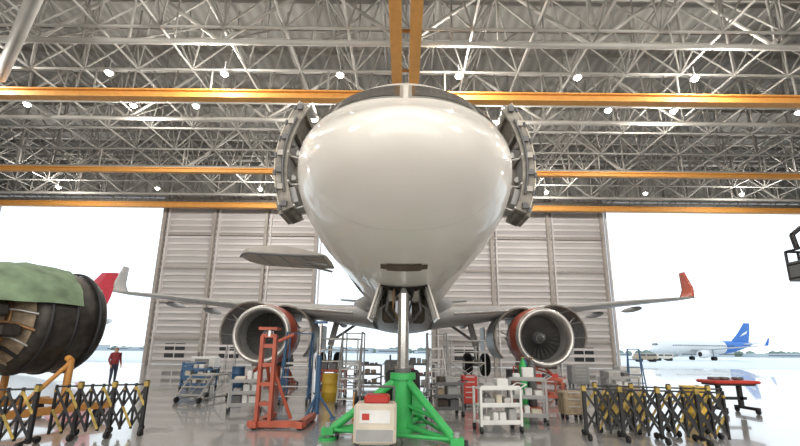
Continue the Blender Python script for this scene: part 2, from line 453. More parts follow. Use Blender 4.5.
b.pipe([(-.2,yg-.7,2.88),(-.22,yg-.6,2.5),(-.1,yg-.2,2.2)],.02,'copper')
b.build('nose_landing_gear',air)

# passenger doors swung open, alongside the fuselage
for sg in(1,-1):
    b=MB(); ya,yb_=6.7,7.45
    def dp(a,r,y): return (sg*(r*sin(a)+.03),y,ZC-.05+r*cos(a))
    n=21; A=[radians(57+i*(113-57)/(n-1)) for i in range(n)]
    def slab(Ri,Ro,y0,y1,k,A=A):
        n=len(A); vs=[dp(a,r,y) for r in(Ri,Ro) for y in(y0,y1) for a in A]; fs=[]
        for i in range(n-1):
            fs+=[(i,i+1,n+i+1,n+i),(2*n+i,3*n+i,3*n+i+1,2*n+i+1),(i,2*n+i,2*n+i+1,i+1),(n+i,n+i+1,3*n+i+1,3*n+i)]
        fs+=[(0,n,3*n,2*n),(n-1,3*n-1,4*n-1,2*n-1)]
        b.add(vs,fs,k)
    slab(2.21,2.32,ya,yb_,'alu_brown')
    slab(2.325,2.34,ya-.005,yb_+.01,'cream')
    slab(2.10,2.215,ya+.0,ya+.06,'alu_brown'); slab(2.10,2.215,yb_-.06,yb_,'door_skin')
    for k in(1,5,9,14,18): slab(2.12,2.215,ya+.03,yb_-.03,'alu_brown',[A[k]-.012,A[k]+.012])
    slab(2.17,2.215,ya+.1,yb_-.1,'grey',A[6:17])
    for k in(1,4,7,10,13,16,19):
        b.box(dp(A[k],2.24,ya-.02),(.10,.06,.10),'grey_dk' if k%2 else 'door_skin'); b.cyl(dp(A[k],2.33,ya-.0),dp(A[k]+.04,2.33,ya-.0),.03,'grey_dk',n=6)
    b.pipe([dp(a,2.18,ya-.03) for a in A[3:18:2]],.02,'grey_dk',n=6)
    b.cyl(dp(A[8],2.12,ya+.1),dp(A[8],2.02,ya+.05),.03,'grey_dk',n=8)
    slab(2.0,2.14,ya+.08,yb_-.08,'grey',A[16:20])
    for k in(7,12): b.pipe([dp(A[k],2.15,yb_-.2),dp(A[k],2.3,yb_+.25),dp(A[k],1.98,yb_+.8)],.06,'alu')
    slab(2.14,2.40,ya+.1,yb_-.05,'alu_brown',A[-3:])
    b.build('passenger_door',air)

# forward cargo door, hinged up on image-left side
b=MB(); secs=[]
for i in range(13):
    t=i/12; x=-1.95-t*2.2; z=3.9+.20*sin(pi*t*.9)+.02*t
    th=.05+.18*sin(pi*min(1,t*1.0))
    hw=.75*(1-max(0,(t-.82)/.18)**2*.6)
    yc=10.2
    secs.append([(x,yc-hw,z),(x,yc-hw*.5,z+.05),(x,yc+hw*.5,z+.05),(x,yc+hw,z),(x,yc+hw,z-th),(x,yc-hw,z-th)])
b.loft(secs,'door_skin',smooth=False)
for i in(3,6,9): 
    q=secs[i]; b.cyl((q[4][0],q[4][1]-.1,q[4][2]-.0),(q[5][0],q[5][1]+.1,q[5][2]-.0),.03,'grey',n=6)
b.pipe([(q[5][0],q[5][1]-.01,q[5][2]) for q in secs],.03,'grey_dk',n=6)
b.cyl((-1.93,9.8,3.7),(-2.9,9.9,3.92),.03,'grey',n=8); b.cyl((-1.93,10.6,3.7),(-2.9,10.5,3.92),.03,'grey',n=8)
b.build('cargo_door',air)

# wings
def airfoil(x,yle,chord,z,th,inc=0):
    up=[];lo=[];N=10
    for i in range(N+1):
        t=(1-cos(pi*i/N))/2
        h=th*5*(.2969*sqrt(t)-.126*t-.3516*t*t+.2843*t**3-.1015*t**4)*chord
        up.append((x,yle+t*chord,z+h*.9+.02*chord*sin(pi*t)-inc*t*chord)); lo.append((x,yle+t*chord,z-h*1.0+.02*chord*sin(pi*t)-inc*t*chord))
    return up+lo[-2:0:-1]
for sg in(-1,1):
    b=MB()
    st=[(1.2,15.3,7.2,3.05,.15),(2.0,15.8,6.6,3.12,.14),(4,16.85,5.3,3.34,.13),(6.4,18.1,3.9,3.6,.12),(9,19.4,3.2,3.92,.115),(12,20.95,2.5,4.32,.11),(15,22.5,1.85,4.70,.105),(17.1,23.35,1.5,4.95,.10)]
    secs=[airfoil(sg*x,y,c,z,t,.03) for x,y,c,z,t in st]
    b.loft(secs,'wing_grey')
    k='nacelle_red' if sg>0 else 'wing_grey'
    sh=[]
    for i in range(7):
        t=i/6
        x=17.1+.40*min(1,t*2.2)+.12*t; z=4.95+1.75*t**1.35
        ch=1.5-.95*t; yy=23.35+1.25*t; th=.05
        P4=[(0,0),(.15,th),(.5,th*1.2),(.85,th*.5),(1,0),(.85,-th*.5),(.5,-th*1.2),(.15,-th)]
        tilt=min(1,t*2.5)
        sh.append([(sg*(x+o*tilt*1.0),yy+u*ch,z+o*(1-tilt)) for u,o in P4])
    b.loft(sh,k)
    b.pipe([(sg*x,y+.02,z-.02) for x,y,c,z,t in st[1:]],.05,'alu')
    for xx,yy,zz in((3.2,20.5,3.0),(7.6,20.9,3.35),(11,22.0,3.8),(13.8,23.1,4.25)):
        b.lathe([(0,.02),(.3,.12),(1,.17),(1.8,.12),(2.3,.02)],(sg*xx,yy,zz),(0,1,0),'wing_grey',n=12)
    b.build('wing',air)
b=MB(); secs=[]
for i in range(17):
    t=i/16; y=13.2+13*t; f=max(.03,sin(pi*t))**.45
    secs.append([(2.35*f*sin(a),y,3.55-1.05*f*cos(a)) for a in [radians(-95+190*j/20) for j in range(21)]])
b.loft(secs,'wing_grey',closed=False,cap=False); b.build('belly_fairing',air)
b=MB()
def plate(secs,k): b.loft(secs,k)
def foil_v(z,yl,ch,th): return [(x*th,yl+u*ch,z) for u,x in((0,0),(.1,.5),(.4,1),(1,0),(.4,-1),(.1,-.5))]
plate([foil_v(ZC+1.7,YN+30,6.3,.35),foil_v(ZC+7.6,YN+35.2,2.2,.15)],'nacelle_red')
for sg in(-1,1):
    plate([[(sg*.5,YN+32+u*3.6,ZC+1.0+t*.2) for u,t in((0,0),(.1,.5),(.4,1),(1,0),(.4,-1),(.1,-.5))],[(sg*6.2,YN+35+u*1.4,ZC+1.6+t*.08) for u,t in((0,0),(.1,.5),(.4,1),(1,0),(.4,-1),(.1,-.5))]],'wing_grey')
b.build('tail_surfaces',air)

# engines
for sg in(-1,1):
    b=MB(); ex,ey,ez=sg*5.5,15.6,2.22; o=(ex,ey,ez); ax=(0,1,0)
    b.lathe([(.35,.90),(.18,.91),(.06,.96),(0,1.03),(.03,1.09),(.14,1.14)],o,ax,'lip_metal',n=48)
    b.lathe([(.14,1.14),(.4,1.18),(.8,1.20),(1.15,1.2),(1.15,1.08)],o,ax,'nacelle_red',n=48)
    b.lathe([(.35,.90),(.9,.90),(1.3,.90)],o,ax,'grey',n=48)
    b.lathe([(1.15,1.06),(1.9,1.06),(2.0,.95),(2.6,.72),(3.6,.62),(3.6,.55)],o,ax,'engine_dark',n=32)
    b.lathe([(1.1,0),(1.1,.9)],o,ax,'black',n=32)
    b.lathe([(.42,0.0),(.55,.10),(.8,.23),(1.0,.28)],o,ax,'grey_dk',n=24)
    sp=[]
    for i in range(22):
        t=i/21; tt=.50+.4*t; rr=.05+.2*t; a=t*2.2*pi; sp.append((ex+rr*1.02*cos(a),ey+tt-.02,ez+rr*1.02*sin(a)))
    b.pipe(sp,.018,'white',n=5)
    for i in range(24):
        a=2*pi*i/24; v=[]
        for r,tw,cw in((.26,.9,.09),(.55,.6,.12),(.89,.35,.15)):
            for sd in(-1,1):
                a2=a+sd*cw*cos(tw)/r*.9; v.append((ex+r*cos(a2),ey+.92+sd*cw*sin(tw)*.9,ez+r*sin(a2)))
        b.add(v,[(0,1,3,2),(2,3,5,4)],'fan_blade',True)
    for i in range(10):
        a=radians(20+32*i); r=1.11
        b.pipe([(ex+r*cos(a),ey+1.2,ez+r*sin(a)),(ex+r*cos(a),ey+1.9,ez+r*sin(a)),(ex+.78*cos(a+.2),ey+2.7,ez+.78*sin(a+.2))],.03,'copper' if i%2 else 'alu',n=6)
    for t in(1.35,1.65): b.lathe([(t-.02,1.06),(t-.02,1.12),(t+.02,1.12),(t+.02,1.06)],o,ax,'alu',n=32)
    b.box((ex+.6,ey+1.6,ez-1.1),(.5,.5,.3),'engine_dark'); b.box((ex-.5,ey+1.6,ez-1.12),(.5,.4,.25),'alu_brown')
    b.lathe([(3.6,.55),(3.9,.4),(4.5,.05)],o,ax,'alu_brown',n=20)
    secs=[[(ex-.18,ey+y,z0),(ex+.18,ey+y,z0),(ex+.18,ey+y,z1),(ex-.18,ey+y,z1)] for y,z0,z1 in((1.15,3.2,3.35),(2.0,3.05,3.6),(3.2,2.9,3.7),(5.5,3.1,3.6))]
    b.loft(secs,'wing_grey',smooth=False)
    for sd,ang in((-1,radians(42 if sg<0 else 24)),(1,radians(24 if sg<0 else 42))):
        for off,kk in((0,'cowl_in'),(.05,'wing_grey')):
            vs=[];n=14
            H=Vector((sd*.25,0,1.2))
            for y in(1.2,2.9):
                for i in range(n+1):
                    a=radians(12+145*i/n); r=(1.22+off)*(1 if y<2 else .97)
                    p=Vector((sd*r*sin(a),0,r*cos(a)))-H
                    q=Matrix.Rotation(-sd*ang,3,'Y')@p+H
                    vs.append((ex+q.x,ey+y,ez+q.z))
            b.add(vs,[(i,i+1,n+i+2,n+i+1) for i in range(n)],kk,True)
            if off==0:
                for y0_ in(0,n+1): b.pipe(vs[y0_:y0_+n+1],.04,'alu_brown',n=5)
                for i in(3,6,9,12): b.cyl(vs[i],vs[n+1+i],.03,'alu',n=5)
        q=vs[8]; b.cyl((ex+sd*1.05,ey+1.6,ez+.1),(q[0]-sd*.05,ey+1.6,q[2]),.025,'alu',n=6)
    b.build('engine',air)
# main gear
for sg in(-1,1):
    b=MB(); gx,gy=sg*3.8,21.3
    b.cyl((gx-sg*.3,gy,3.2),(gx,gy,1.9),.16,'white'); b.cyl((gx,gy,1.9),(gx,gy,1.0),.11,'chrome'); b.cyl((gx-.6,gy,1.0),(gx+.6,gy,1.0),.08,'grey')
    b.cyl((gx,gy,2.1),(gx-sg*1.3,gy,3.0),.07,'grey')
    for dx in(-.45,.45):
        b.lathe([(-.2,.3),(-.2,.48),(-.12,.57),(.12,.57),(.2,.48),(.2,.3)],(gx+dx,gy,1.0),(1,0,0),'rubber',n=28)
        b.lathe([(-.18,.0),(-.18,.3),(.18,.3),(.18,0)],(gx+dx,gy,1.0),(1,0,0),'white',n=20)
    b.box((gx+sg*.35,gy,2.3),(.05,1.1,1.2),'wing_grey')
    b.build('main_landing_gear',air)

# ---------------------------------------------------------------- jacks
def tripod_jack(name,x,y,ztop,R,angs,k,zc,cr_,mcol='chrome'):
    b=MB()
    b.cyl((x,y,.12),(x,y,zc),.2,k,n=20); b.cyl((x,y,zc),(x,y,zc+.12),.25,k,n=20); b.cyl((x,y,.12),(x,y,.2),.3,k,n=20)
    b.cyl((x,y,zc+.1),(x,y,ztop-.12),cr_,mcol,n=20); b.cyl((x,y,zc+.12),(x,y,zc+.2),cr_+.04,'grey_dk',n=20)
    b.cyl((x,y,ztop-.12),(x,y,ztop),cr_*.8,'grey',r1=.04,n=16)
    ft=[]
    for a in angs:
        a=radians(a); fx,fy=x+R*cos(a),y+R*sin(a); ft.append((fx,fy))
        dx,dy=cos(a),sin(a)
        b.cyl((x+.18*dx,y+.18*dy,zc-.05),(fx,fy,.14),.075,k,n=10)
        b.cyl((x+.2*dx,y+.2*dy,.22),(fx,fy,.14),.055,k,n=10)
        b.cyl((x+.18*dx,y+.18*dy,zc*.55),(x+R*.62*dx,y+R*.62*dy,.16+(zc-.2)*.36),.04,k,n=8)
        b.cyl((fx,fy,.0),(fx,fy,.05),.17,k,n=16); b.cyl((fx,fy,.05),(fx,fy,.3),.05,'grey',n=10)
        b.box((fx,fy,.16),(.22,.22,.12),k)
        b.cyl((fx+.14,fy+.04,.09),(fx+.19,fy+.04,.09),.09,'black',n=12)
    for i in range(3):
        p,q=ft[i],ft[(i+1)%3]; b.cyl((p[0],p[1],.18),(q[0],q[1],.18),.035,k,n=8)
    b.box((x+.28,y-.05,zc*.6),(.2,.25,.4),k); b.cyl((x+.3,y-.2,zc*.7),(x+.7,y-.25,zc*.95),.02,'grey_dk',n=6)
    return b.build(name)
tripod_jack('aircraft_nose_jack',.0,8.15,2.89,1.4,(190,310,75),'green',1.08,.115)
tripod_jack('aircraft_wing_jack',-6.3,20.6,3.0,1.5,(200,320,80),'redorange',1.6,.11)
tripod_jack('aircraft_wing_jack',6.3,20.6,3.0,1.5,(220,340,100),'redorange',1.6,.11)

# hydraulic power unit (cream + red)
b=MB(); cx,cy=-.45,7.15
b.bbox((cx,cy,.44),(.70,.5,.64),'cream',.04); b.bbox((cx+.02,cy,.82),(.42,.4,.14),'red',.03)
b.box((cx,cy-.256,.56),(.5,.012,.2),'white'); b.box((cx-.15,cy-.262,.56),(.12,.01,.1),'red'); b.box((cx,cy-.256,.27),(.6,.012,.18),'grey')
b.cyl((cx-.3,cy+.2,.7),(cx-.3,cy+.2,1.0),.02,'grey_dk',n=8);b.cyl((cx+.3,cy+.2,.7),(cx+.3,cy+.2,1.0),.02,'grey_dk',n=8);b.cyl((cx-.3,cy+.2,1.0),(cx+.3,cy+.2,1.0),.02,'grey_dk',n=8)
for dx in(-.28,.28):
    for dy in(-.17,.17): b.cyl((cx+dx-.03,cy+dy,.08),(cx+dx+.03,cy+dy,.08),.08,'black',n=12); b.box((cx+dx,cy+dy,.12),(.1,.1,.06),'grey_dk')
b.build('hydraulic_power_unit')

# red-orange engine stand at left
b=MB(); x,y=-2.93,8.9
for dx in(-.14,.14): b.box((x+dx,y,1.02),(.07,.14,1.8),'redorange')
for z in(.5,.9,1.3,1.7,1.92): b.box((x,y,z),(.32,.1,.08),'redorange')
b.box((x+.3,y,.1),(1.2,.16,.12),'redorange'); b.box((x-.15,y+.5,.1),(.14,1.4,.12),'redorange'); b.box((x+.8,y+.5,.1),(.14,1.4,.12),'redorange')
b.cyl((x+.1,y,1.3),(x+.5,y+.3,.16),.04,'redorange',n=8); b.cyl((x,y,1.3),(x-.15,y+1.1,.16),.04,'redorange',n=8)
b.cyl((x,y,1.9),(x,y,2.05),.06,'chrome',n=12); b.box((x,y,2.07),(.4,.3,.06),'redorange')
b.cyl((x+.2,y,1.8),(x+.5,y+.1,1.95),.04,'redorange',n=8)
for dx,dy in((-.15,-.1),(-.15,1.1),(.8,-.1),(.8,1.1)): b.cyl((x+dx-.04,y+dy,.07),(x+dx+.04,y+dy,.07),.07,'black',n=12)
b.build('engine_support_stand')

# maintenance step stands
def steps(name,x,y,wd,top,k,flip=1,rails=True,ang=0):
    b=MB(Matrix.Translation((x,y,0))@Matrix.Rotation(ang,4,'Z')); n=max(3,int(top/.25)); dep=n*.2
    for sx_ in(-wd/2,wd/2):
        b.cyl((sx_,0,.12),(sx_,dep*flip,top),.03,k,n=8); b.cyl((sx_,dep*flip,.1),(sx_,dep*flip,top+(1.0 if rails else 0)),.025,k,n=8)
        b.cyl((sx_,(dep+.9)*flip,.1),(sx_,(dep+.9)*flip,top+(1.0 if rails else 0)),.025,k,n=8)
        b.cyl((sx_,0,.12),(sx_,(dep+.9)*flip,.12),.03,k,n=8)
        b.cyl((sx_,dep*flip,.15),(sx_,(dep+.9)*flip,top),.02,k,n=6)
        if rails:
            for zz in(.5,1.0):
                b.cyl((sx_,dep*flip,top+zz),(sx_,(dep+.9)*flip,top+zz),.022,k,n=6)
                b.cyl((sx_,.1*flip,zz+.1),(sx_,dep*flip,top+zz),.02,k,n=6)
        for yy in(.05,dep+.85): b.cyl((sx_-.03,yy*flip,.09),(sx_+.03,yy*flip,.09),.09,'black',n=12)
    for i in range(n): b.box((0,dep*flip*(i+.5)/n,.12+(top-.12)*(i+.5)/n),(wd,.2,.03),'alu')
    b.box((0,(dep+.45)*flip,top),(wd,.9,.05),'alu')
    if rails: b.cyl((-wd/2,(dep+.9)*flip,top+1),(wd/2,(dep+.9)*flip,top+1),.022,k,n=6)
    return b.build(name)
steps('maintenance_steps',-1.6,12.0,.6,1.2,'grey')
steps('maintenance_steps',-3.3,12.6,.8,1.2,'blue',ang=.15)
steps('maintenance_steps',1.25,14.0,.7,1.3,'grey')
steps('maintenance_steps',-6.6,12.8,.8,.8,'grey',rails=False,ang=-.2)
b=MB(); x,y=-2.1,10.3
b.cyl((x,y,.1),(x,y,1.5),.06,'blue'); b.cyl((x,y,1.5),(x,y,2.3),.04,'chrome'); b.box((x,y,2.32),(.3,.2,.05),'blue')
for a in(0,120,240): b.cyl((x,y,.6),(x+.4*cos(radians(a)),y+.4*sin(radians(a)),.03),.03,'blue'); b.cyl((x+.4*cos(radians(a)),y+.4*sin(radians(a)),0),(x+.4*cos(radians(a)),y+.4*sin(radians(a)),.04),.07,'blue')
b.build('support_prop')
def scaffold(name,x0,x1,y0_,y1_,H,k='alu'):
    b=MB()
    for x in(x0,x1):
        for y in(y0_,y1_):
            b.cyl((x,y,.02),(x,y,H+.9),.028,k,n=8); b.cyl((x,y,0),(x,y,.03),.08,'grey_dk',n=10)
    for z in(.3,H*.5,H,H+.45,H+.9):
        for x in(x0,x1): b.cyl((x,y0_,z),(x,y1_,z),.024,k,n=6)
        for y in(y0_,y1_): b.cyl((x0,y,z),(x1,y,z),.024,k,n=6)
    for y in(y0_,y1_): b.cyl((x0,y,.3),(x1,y,H),.02,k,n=6); b.cyl((x1,y,.3),(x0,y,H),.02,k,n=6)
    b.box(((x0+x1)/2,(y0_+y1_)/2,H),(x1-x0,y1_-y0_,.05),'tan')
    return b.build(name)
scaffold('scaffold_tower',-3.4,-1.8,16.2,17.6,1.2)
scaffold('scaffold_tower',2.0,3.4,17.0,18.4,1.2)

# equipment trolleys
def trolley(name,x,y,wd,dp_,h,k,shelves=3,junk=True,ang=0,cols=None):
    b=MB(Matrix.Translation((x,y,0))@Matrix.Rotation(ang,4,'Z'))
    for sx_ in(-wd/2,wd/2):
        for sy_ in(-dp_/2,dp_/2):
            b.box((sx_,sy_,h/2+.06),(.045,.045,h-.1),k); b.cyl((sx_-.025,sy_,.07),(sx_+.025,sy_,.07),.07,'black',n=12)
    for i in range(shelves):
        z=.18+(h-.2)*i/(shelves-1); b.box((0,0,z),(wd,dp_,.03),k); b.box((0,-dp_/2,z+.04),(wd,.02,.07),k)
        if junk:
            cx=-wd/2+.08
            while cx<wd/2-.2:
                s1=random.uniform(.12,.3); s1=min(s1,wd/2-.04-cx); hh=random.uniform(.1,.28)
                b.bbox((cx+s1/2,random.uniform(-.05,.05),z+.016+hh/2),(s1*.92,random.uniform(.2,.34),hh),random.choice(cols or ['white','cream','grey','cream','blue','grey_dk','white','alu']),.015)
                cx+=s1+.03
    b.cyl((wd/2,-dp_/2,h),(wd/2+.14,-dp_/2,h+.08),.015,k); b.cyl((wd/2,dp_/2,h),(wd/2+.14,dp_/2,h+.08),.015,k); b.cyl((wd/2+.14,-dp_/2,h+.08),(wd/2+.14,dp_/2,h+.08),.015,k)
    return b.build(name)
GW=['white','cream','grey','white','alu']
trolley('equipment_trolley',2.0,8.9,.85,.5,.88,'white',cols=GW,ang=.12)
trolley('equipment_trolley',2.95,9.9,.8,.5,1.0,'grey',cols=GW,ang=-.2)
trolley('equipment_trolley',4.6,14.0,1.3,.6,.75,'redorange',shelves=2,cols=['redorange','red','redorange','grey_dk'])
trolley('equipment_trolley',-4.2,11.2,.8,.5,.8,'grey',ang=.3)
trolley('equipment_trolley',-.1,13.4,.9,.6,.9,'grey_dk',cols=['grey_dk','bay','grey','tan'])
trolley('equipment_trolley',7.6,14.6,1.1,.6,.8,'grey',ang=.1)
trolley('equipment_trolley',-8.6,17.5,1.2,.6,.8,'blue')
trolley('equipment_trolley',-1.6,19.0,1.2,.6,1.0,'grey_dk',cols=['grey_dk','blue','tan'])
trolley('equipment_trolley',.6,17.6,1.4,.7,1.1,'grey_dk',cols=['grey_dk','grey','red'])
trolley('equipment_trolley',1.15,10.9,.7,.5,.8,'grey_dk',cols=['grey_dk','grey','bay','tan'],ang=.2)
trolley('equipment_trolley',-2.6,15.2,1.0,.5,.9,'redorange',cols=['grey_dk','grey','redorange'])
def chest(name,x,y,wd,dp_,h,k,n=5):
    b=MB(); b.bbox((x,y,h/2+.12),(wd,dp_,h),k,.03)
    for i in range(n):
        z=.2+h*(i+.5)/n*.92; b.box((x,y-dp_/2-.008,z),(wd*.88,.02,h/n*.74),k); b.box((x,y-dp_/2-.03,z+h/n*.2),(wd*.6,.03,.025),'alu')
    for dx in(-wd/2+.08,wd/2-.08):
        for dy in(-dp_/2+.08,dp_/2-.08): b.cyl((x+dx-.025,y+dy,.065),(x+dx+.025,y+dy,.065),.065,'black',n=12)
    b.cyl((x+wd/2,y-.15,h*.9),(x+wd/2+.08,y-.15,h*.9),.012,'alu'); b.cyl((x+wd/2+.08,y-.15,h*.9),(x+wd/2+.08,y+.15,h*.9),.012,'alu');b.cyl((x+wd/2,y+.15,h*.9),(x+wd/2+.08,y+.15,h*.9),.012,'alu')
    return b.build(name)
chest('tool_chest',2.0,12.6,.45,.45,.8,'red'); chest('tool_chest',4.25,10.6,.5,.45,.55,'tan',3)
chest('tool_chest',9.2,18.0,1.0,.6,.8,'grey',4); chest('tool_chest',-10.4,20.5,.9,.6,.9,'blue',5); chest('tool_chest',8.9,21.0,.9,.6,.9,'grey',5)
chest('tool_chest',11.2,20.6,1.0,.6,.9,'white',4)
def gpu(name,x,y,k):
    b=MB(); b.bbox((x,y,.75),(1.6,1.0,.85),k,.08); b.box((x,y-.51,.8),(.9,.03,.4),'grey_dk')
    for i in range(5): b.box((x,y-.53,.65+.07*i),(.84,.02,.02),'alu')
    b.box((x+.6,y-.51,.9),(.25,.03,.25),'white'); b.cyl((x-.5,y,1.17),(x-.5,y,1.45),.05,'grey_dk')
    for dx in(-.55,.55): b.cyl((x+dx,y-.52,.24),(x+dx,y+.52,.24),.24,'rubber',n=20); b.cyl((x+dx,y-.53,.24),(x+dx,y+.53,.24),.1,'white',n=12)
    b.box((x,y,.32),(1.5,.8,.08),'grey_dk'); b.cyl((x-.8,y,.32),(x-1.5,y-.2,.12),.03,'grey_dk',n=8)
    b.build(name)
gpu('ground_power_unit',-.2,22.5,'grey'); gpu('ground_power_unit',-13.2,27.5,'white')
b=MB(); 
for dx,k in((0,'green'),(.26,'grey_dk'),(.13,'blue')):
    x,y=3.55+dx,12.2+(.22 if dx==.13 else 0)
    b.lathe([(0,0),(0,.11),(1.15,.11),(1.28,.07),(1.34,.03),(1.4,.03),(1.4,0)],(x,y,.08),(0,0,1),k,n=16); b.cyl((x-.05,y,1.46),(x+.05,y,1.46),.03,'copper',n=8)
b.box((3.68,12.3,.05),(.6,.5,.06),'redorange'); b.cyl((3.35,12.5,.05),(3.35,12.5,1.2),.02,'redorange'); b.cyl((4.0,12.5,.05),(4.0,12.5,1.2),.02,'redorange'); b.cyl((3.35,12.5,1.2),(4.0,12.5,1.2),.02,'redorange')
b.build('gas_cylinder_cart')
b=MB(); x,y=-.95,10.3
b.lathe([(-.2,.3),(-.2,.06),(.2,.06),(.2,.3)],(x,y,.34),(1,0,0),'grey_dk',n=24)
b.lathe([(-.16,.06),(-.16,.2),(.16,.2),(.16,.06)],(x,y,.34),(1,0,0),'black',n=24)
for dx in(-.24,.24): b.cyl((x+dx,y-.25,.02),(x+dx,y,.6),.02,'orange'); b.cyl((x+dx,y+.25,.02),(x+dx,y,.6),.02,'orange'); b.cyl((x+dx,y-.25,.03),(x+dx,y+.25,.03),.02,'orange')
b.cyl((x-.26,y,.34),(x+.26,y,.34),.03,'orange')
pts=[(x+.1+1.1*t+.12*sin(9*t),y+.1+.1*t+.15*sin(6*t),.02) for t in [i/20 for i in range(21)]]
b.pipe([(x,y-.1,.3)]+pts,.018,'black',n=6)
b.build('cable_reel')
def ladder(name,x,y,h,k,ang):
    b=MB(Matrix.Translation((x,y,0))@Matrix.Rotation(ang,4,'Z'))
    for s_,yy in((-.28,-.5),(.28,-.5),(-.28,.5),(.28,.5)): b.cyl((s_,yy,0),(s_*.7,0,h),.025,k,n=8)
    for i in range(1,int(h/.28)):
        t=i*.28/h; w_=.28*(1-.3*t); b.box((0,-.5*(1-t),i*.28),(2*w_,.08,.03),k)
        if i%2: b.cyl((-w_,.5*(1-t),i*.28),(w_,.5*(1-t),i*.28),.012,k,n=6)
    b.box((0,0,h),(.42,.2,.04),k); b.build(name)
ladder('step_ladder',1.0,12.4,1.7,'alu',.3); ladder('step_ladder',8.9,15.8,1.8,'blue',-.4); ladder('step_ladder',-9.4,22.3,2.0,'alu',.2)
for x,y,k in((-7.4,18.6,'blue'),(5.0,18.9,'grey_dk'),(-2.4,13.8,'yellow'),(6.9,9.9,'yellow')):
    b=MB(); b.lathe([(0,0),(0,.27),(.28,.275),(.29,.29),(.31,.275),(.56,.275),(.57,.29),(.59,.275),(.86,.27),(.88,.28),(.88,.25),(.86,0)],(x,y,0),(0,0,1),k,n=24); b.cyl((x+.12,y,.86),(x+.12,y,.9),.04,'grey',n=10); b.build('steel_drum')
# red-topped work table on right
b=MB(); x,y=9.4,12.0
b.bbox((x,y,.86),(1.3,.8,.09),'red',.03); b.box((x,y,.79),(1.1,.6,.06),'black'); b.box((x-.3,y,.48),(.1,.1,.6),'black'); b.box((x+.3,y,.48),(.1,.1,.6),'black')
b.box((x,y,.4),(.9,.1,.08),'black')
for dx in(-.45,.45): b.box((x+dx,y,.14),(.1,.8,.08),'black'); [b.cyl((x+dx-.03,y+dy,.07),(x+dx+.03,y+dy,.07),.07,'rubber',n=12) for dy in(-.36,.36)]
for dx in(-.4,-.1,.3): b.bbox((x+dx,y,.95),(.2,.25,.08),'grey_dk',.02)
b.build('work_table')

# expandable lattice barriers
def barrier(name,x0,y0_,x1,y1_,H=.95,n=11):
    b=MB(); p0=Vector((x0,y0_,0));p1=Vector((x1,y1_,0)); d=(p1-p0)/n; nrm=Vector((-d.y,d.x,0)).normalized()*.02
    def slat(a,c,k,o):
        q=(c-a).normalized(); up=q.cross(nrm).normalized()*.021
        vs=[a-up+o,a+up+o,c+up+o,c-up+o]; vs2=[v+nrm*.6 for v in vs]
        b.add(vs+vs2,[(0,1,2,3),(4,7,6,5),(0,4,5,1),(1,5,6,2),(2,6,7,3),(3,7,4,0)],k)
    z0,zm,z1=.14,H/2+.05,H-.06
    for i in range(n):
        a=p0+d*i;c=p0+d*(i+1); k='yellow_worn' if i%3==1 else 'black'; k2='black' if i%3 else 'yellow_worn'
        V=lambda p,z:Vector((p.x,p.y,z))
        slat(V(a,z0),V(c,zm),k,nrm); slat(V(a,zm),V(c,z0),'black',-nrm); slat(V(a,zm),V(c,z1),k2,nrm); slat(V(a,z1),V(c,zm),'black',-nrm)
    for i in range(n+1):
        a=p0+d*i; b.box((a.x,a.y,H/2+.05),(.035,.035,H-.1) if i%3 else (.06,.06,H),'black')
        if i%3==0:
            t=nrm.normalized()*.28; b.box((a.x,a.y,.1),(.07,.07,.06),'black')
            b.cyl(a-t+Vector((0,0,.1)),a+t+Vector((0,0,.1)),.028,'black',n=8)
            for e in(-1,1): q=a+t*e; b.cyl((q.x-.025,q.y,.06),(q.x+.025,q.y,.06),.06,'rubber',n=12)
            b.box((a.x,a.y,H-.02),(.075,.075,.1),'yellow_worn')
        else: b.box((a.x,a.y,H-.1),(.045,.045,.05),'yellow_worn')
    b.box((p0+p1)/2+Vector((0,0,H-.03)),((p1-p0).length*.98,.03,.03),'black',(math.atan2(d.y,d.x),'Z'))
    return b.build(name)
barrier('expandable_barrier',3.6,8.3,5.95,7.75)
barrier('expandable_barrier',4.2,9.1,6.5,8.5,n=10)
barrier('expandable_barrier',-5.1,8.3,-6.3,7.6,n=8)
barrier('expandable_barrier',-6.2,7.1,-7.7,6.6,n=8)
# pump cart behind right barrier
b=MB(); x,y=5.2,9.9
b.bbox((x,y,.46),(.9,.5,.45),'yellow_worn',.04); b.cyl((x-.2,y,.66),(x-.2,y,.9),.13,'grey_dk',n=16); b.box((x+.2,y,.76),(.25,.3,.2),'tan')
for dx in(-.3,.3):
    for dy in(-.2,.2): b.cyl((x+dx-.03,y+dy,.1),(x+dx+.03,y+dy,.1),.1,'black',n=14); b.box((x+dx,y+dy,.18),(.06,.06,.14),'grey_dk')
b.build('pump_cart')

# ---------------------------------------------------------------- uncowled engine on stand (left)
T=Matrix.Translation((-8.85,9.2,2.24))@Matrix.Rotation(radians(-20),4,'Z')
b=MB(T)
o=(0,0,0); ax=(0,1,0)
b.lathe([(1.25,.98),(1.28,1.10),(1.2,1.17),(.6,1.22),(.0,1.20),(-.1,1.15),(-.15,1.0)],o,ax,'engine_dark',n=48)
b.lathe([(1.25,.98),(.6,.96),(0,.96)],o,ax,'grey',n=48)
for t in(1.05,.55,.05): b.lathe([(t-.03,1.19),(t-.03,1.25),(t+.03,1.25),(t+.03,1.19)],o,ax,'black',n=48)
b.lathe([(.5,.0),(.5,.96)],o,ax,'black',n=32); b.lathe([(1.0,.02),(.8,.2),(.6,.28)],o,ax,'grey_dk',n=20)
for i in range(22):
    a=2*pi*i/22; b.add([(.27*cos(a),.75,.27*sin(a)),(.27*cos(a+.2),.6,.27*sin(a+.2)),(.95*cos(a+.18),.62,.95*sin(a+.18)),(.95*cos(a),.8,.95*sin(a))],[(0,1,2,3)],'fan_blade')
b.lathe([(-.15,1.0),(-.3,.72),(-.8,.6),(-1.3,.66),(-1.9,.72),(-2.4,.78),(-2.5,.70),(-2.5,.45)],o,ax,'tan',n=36)
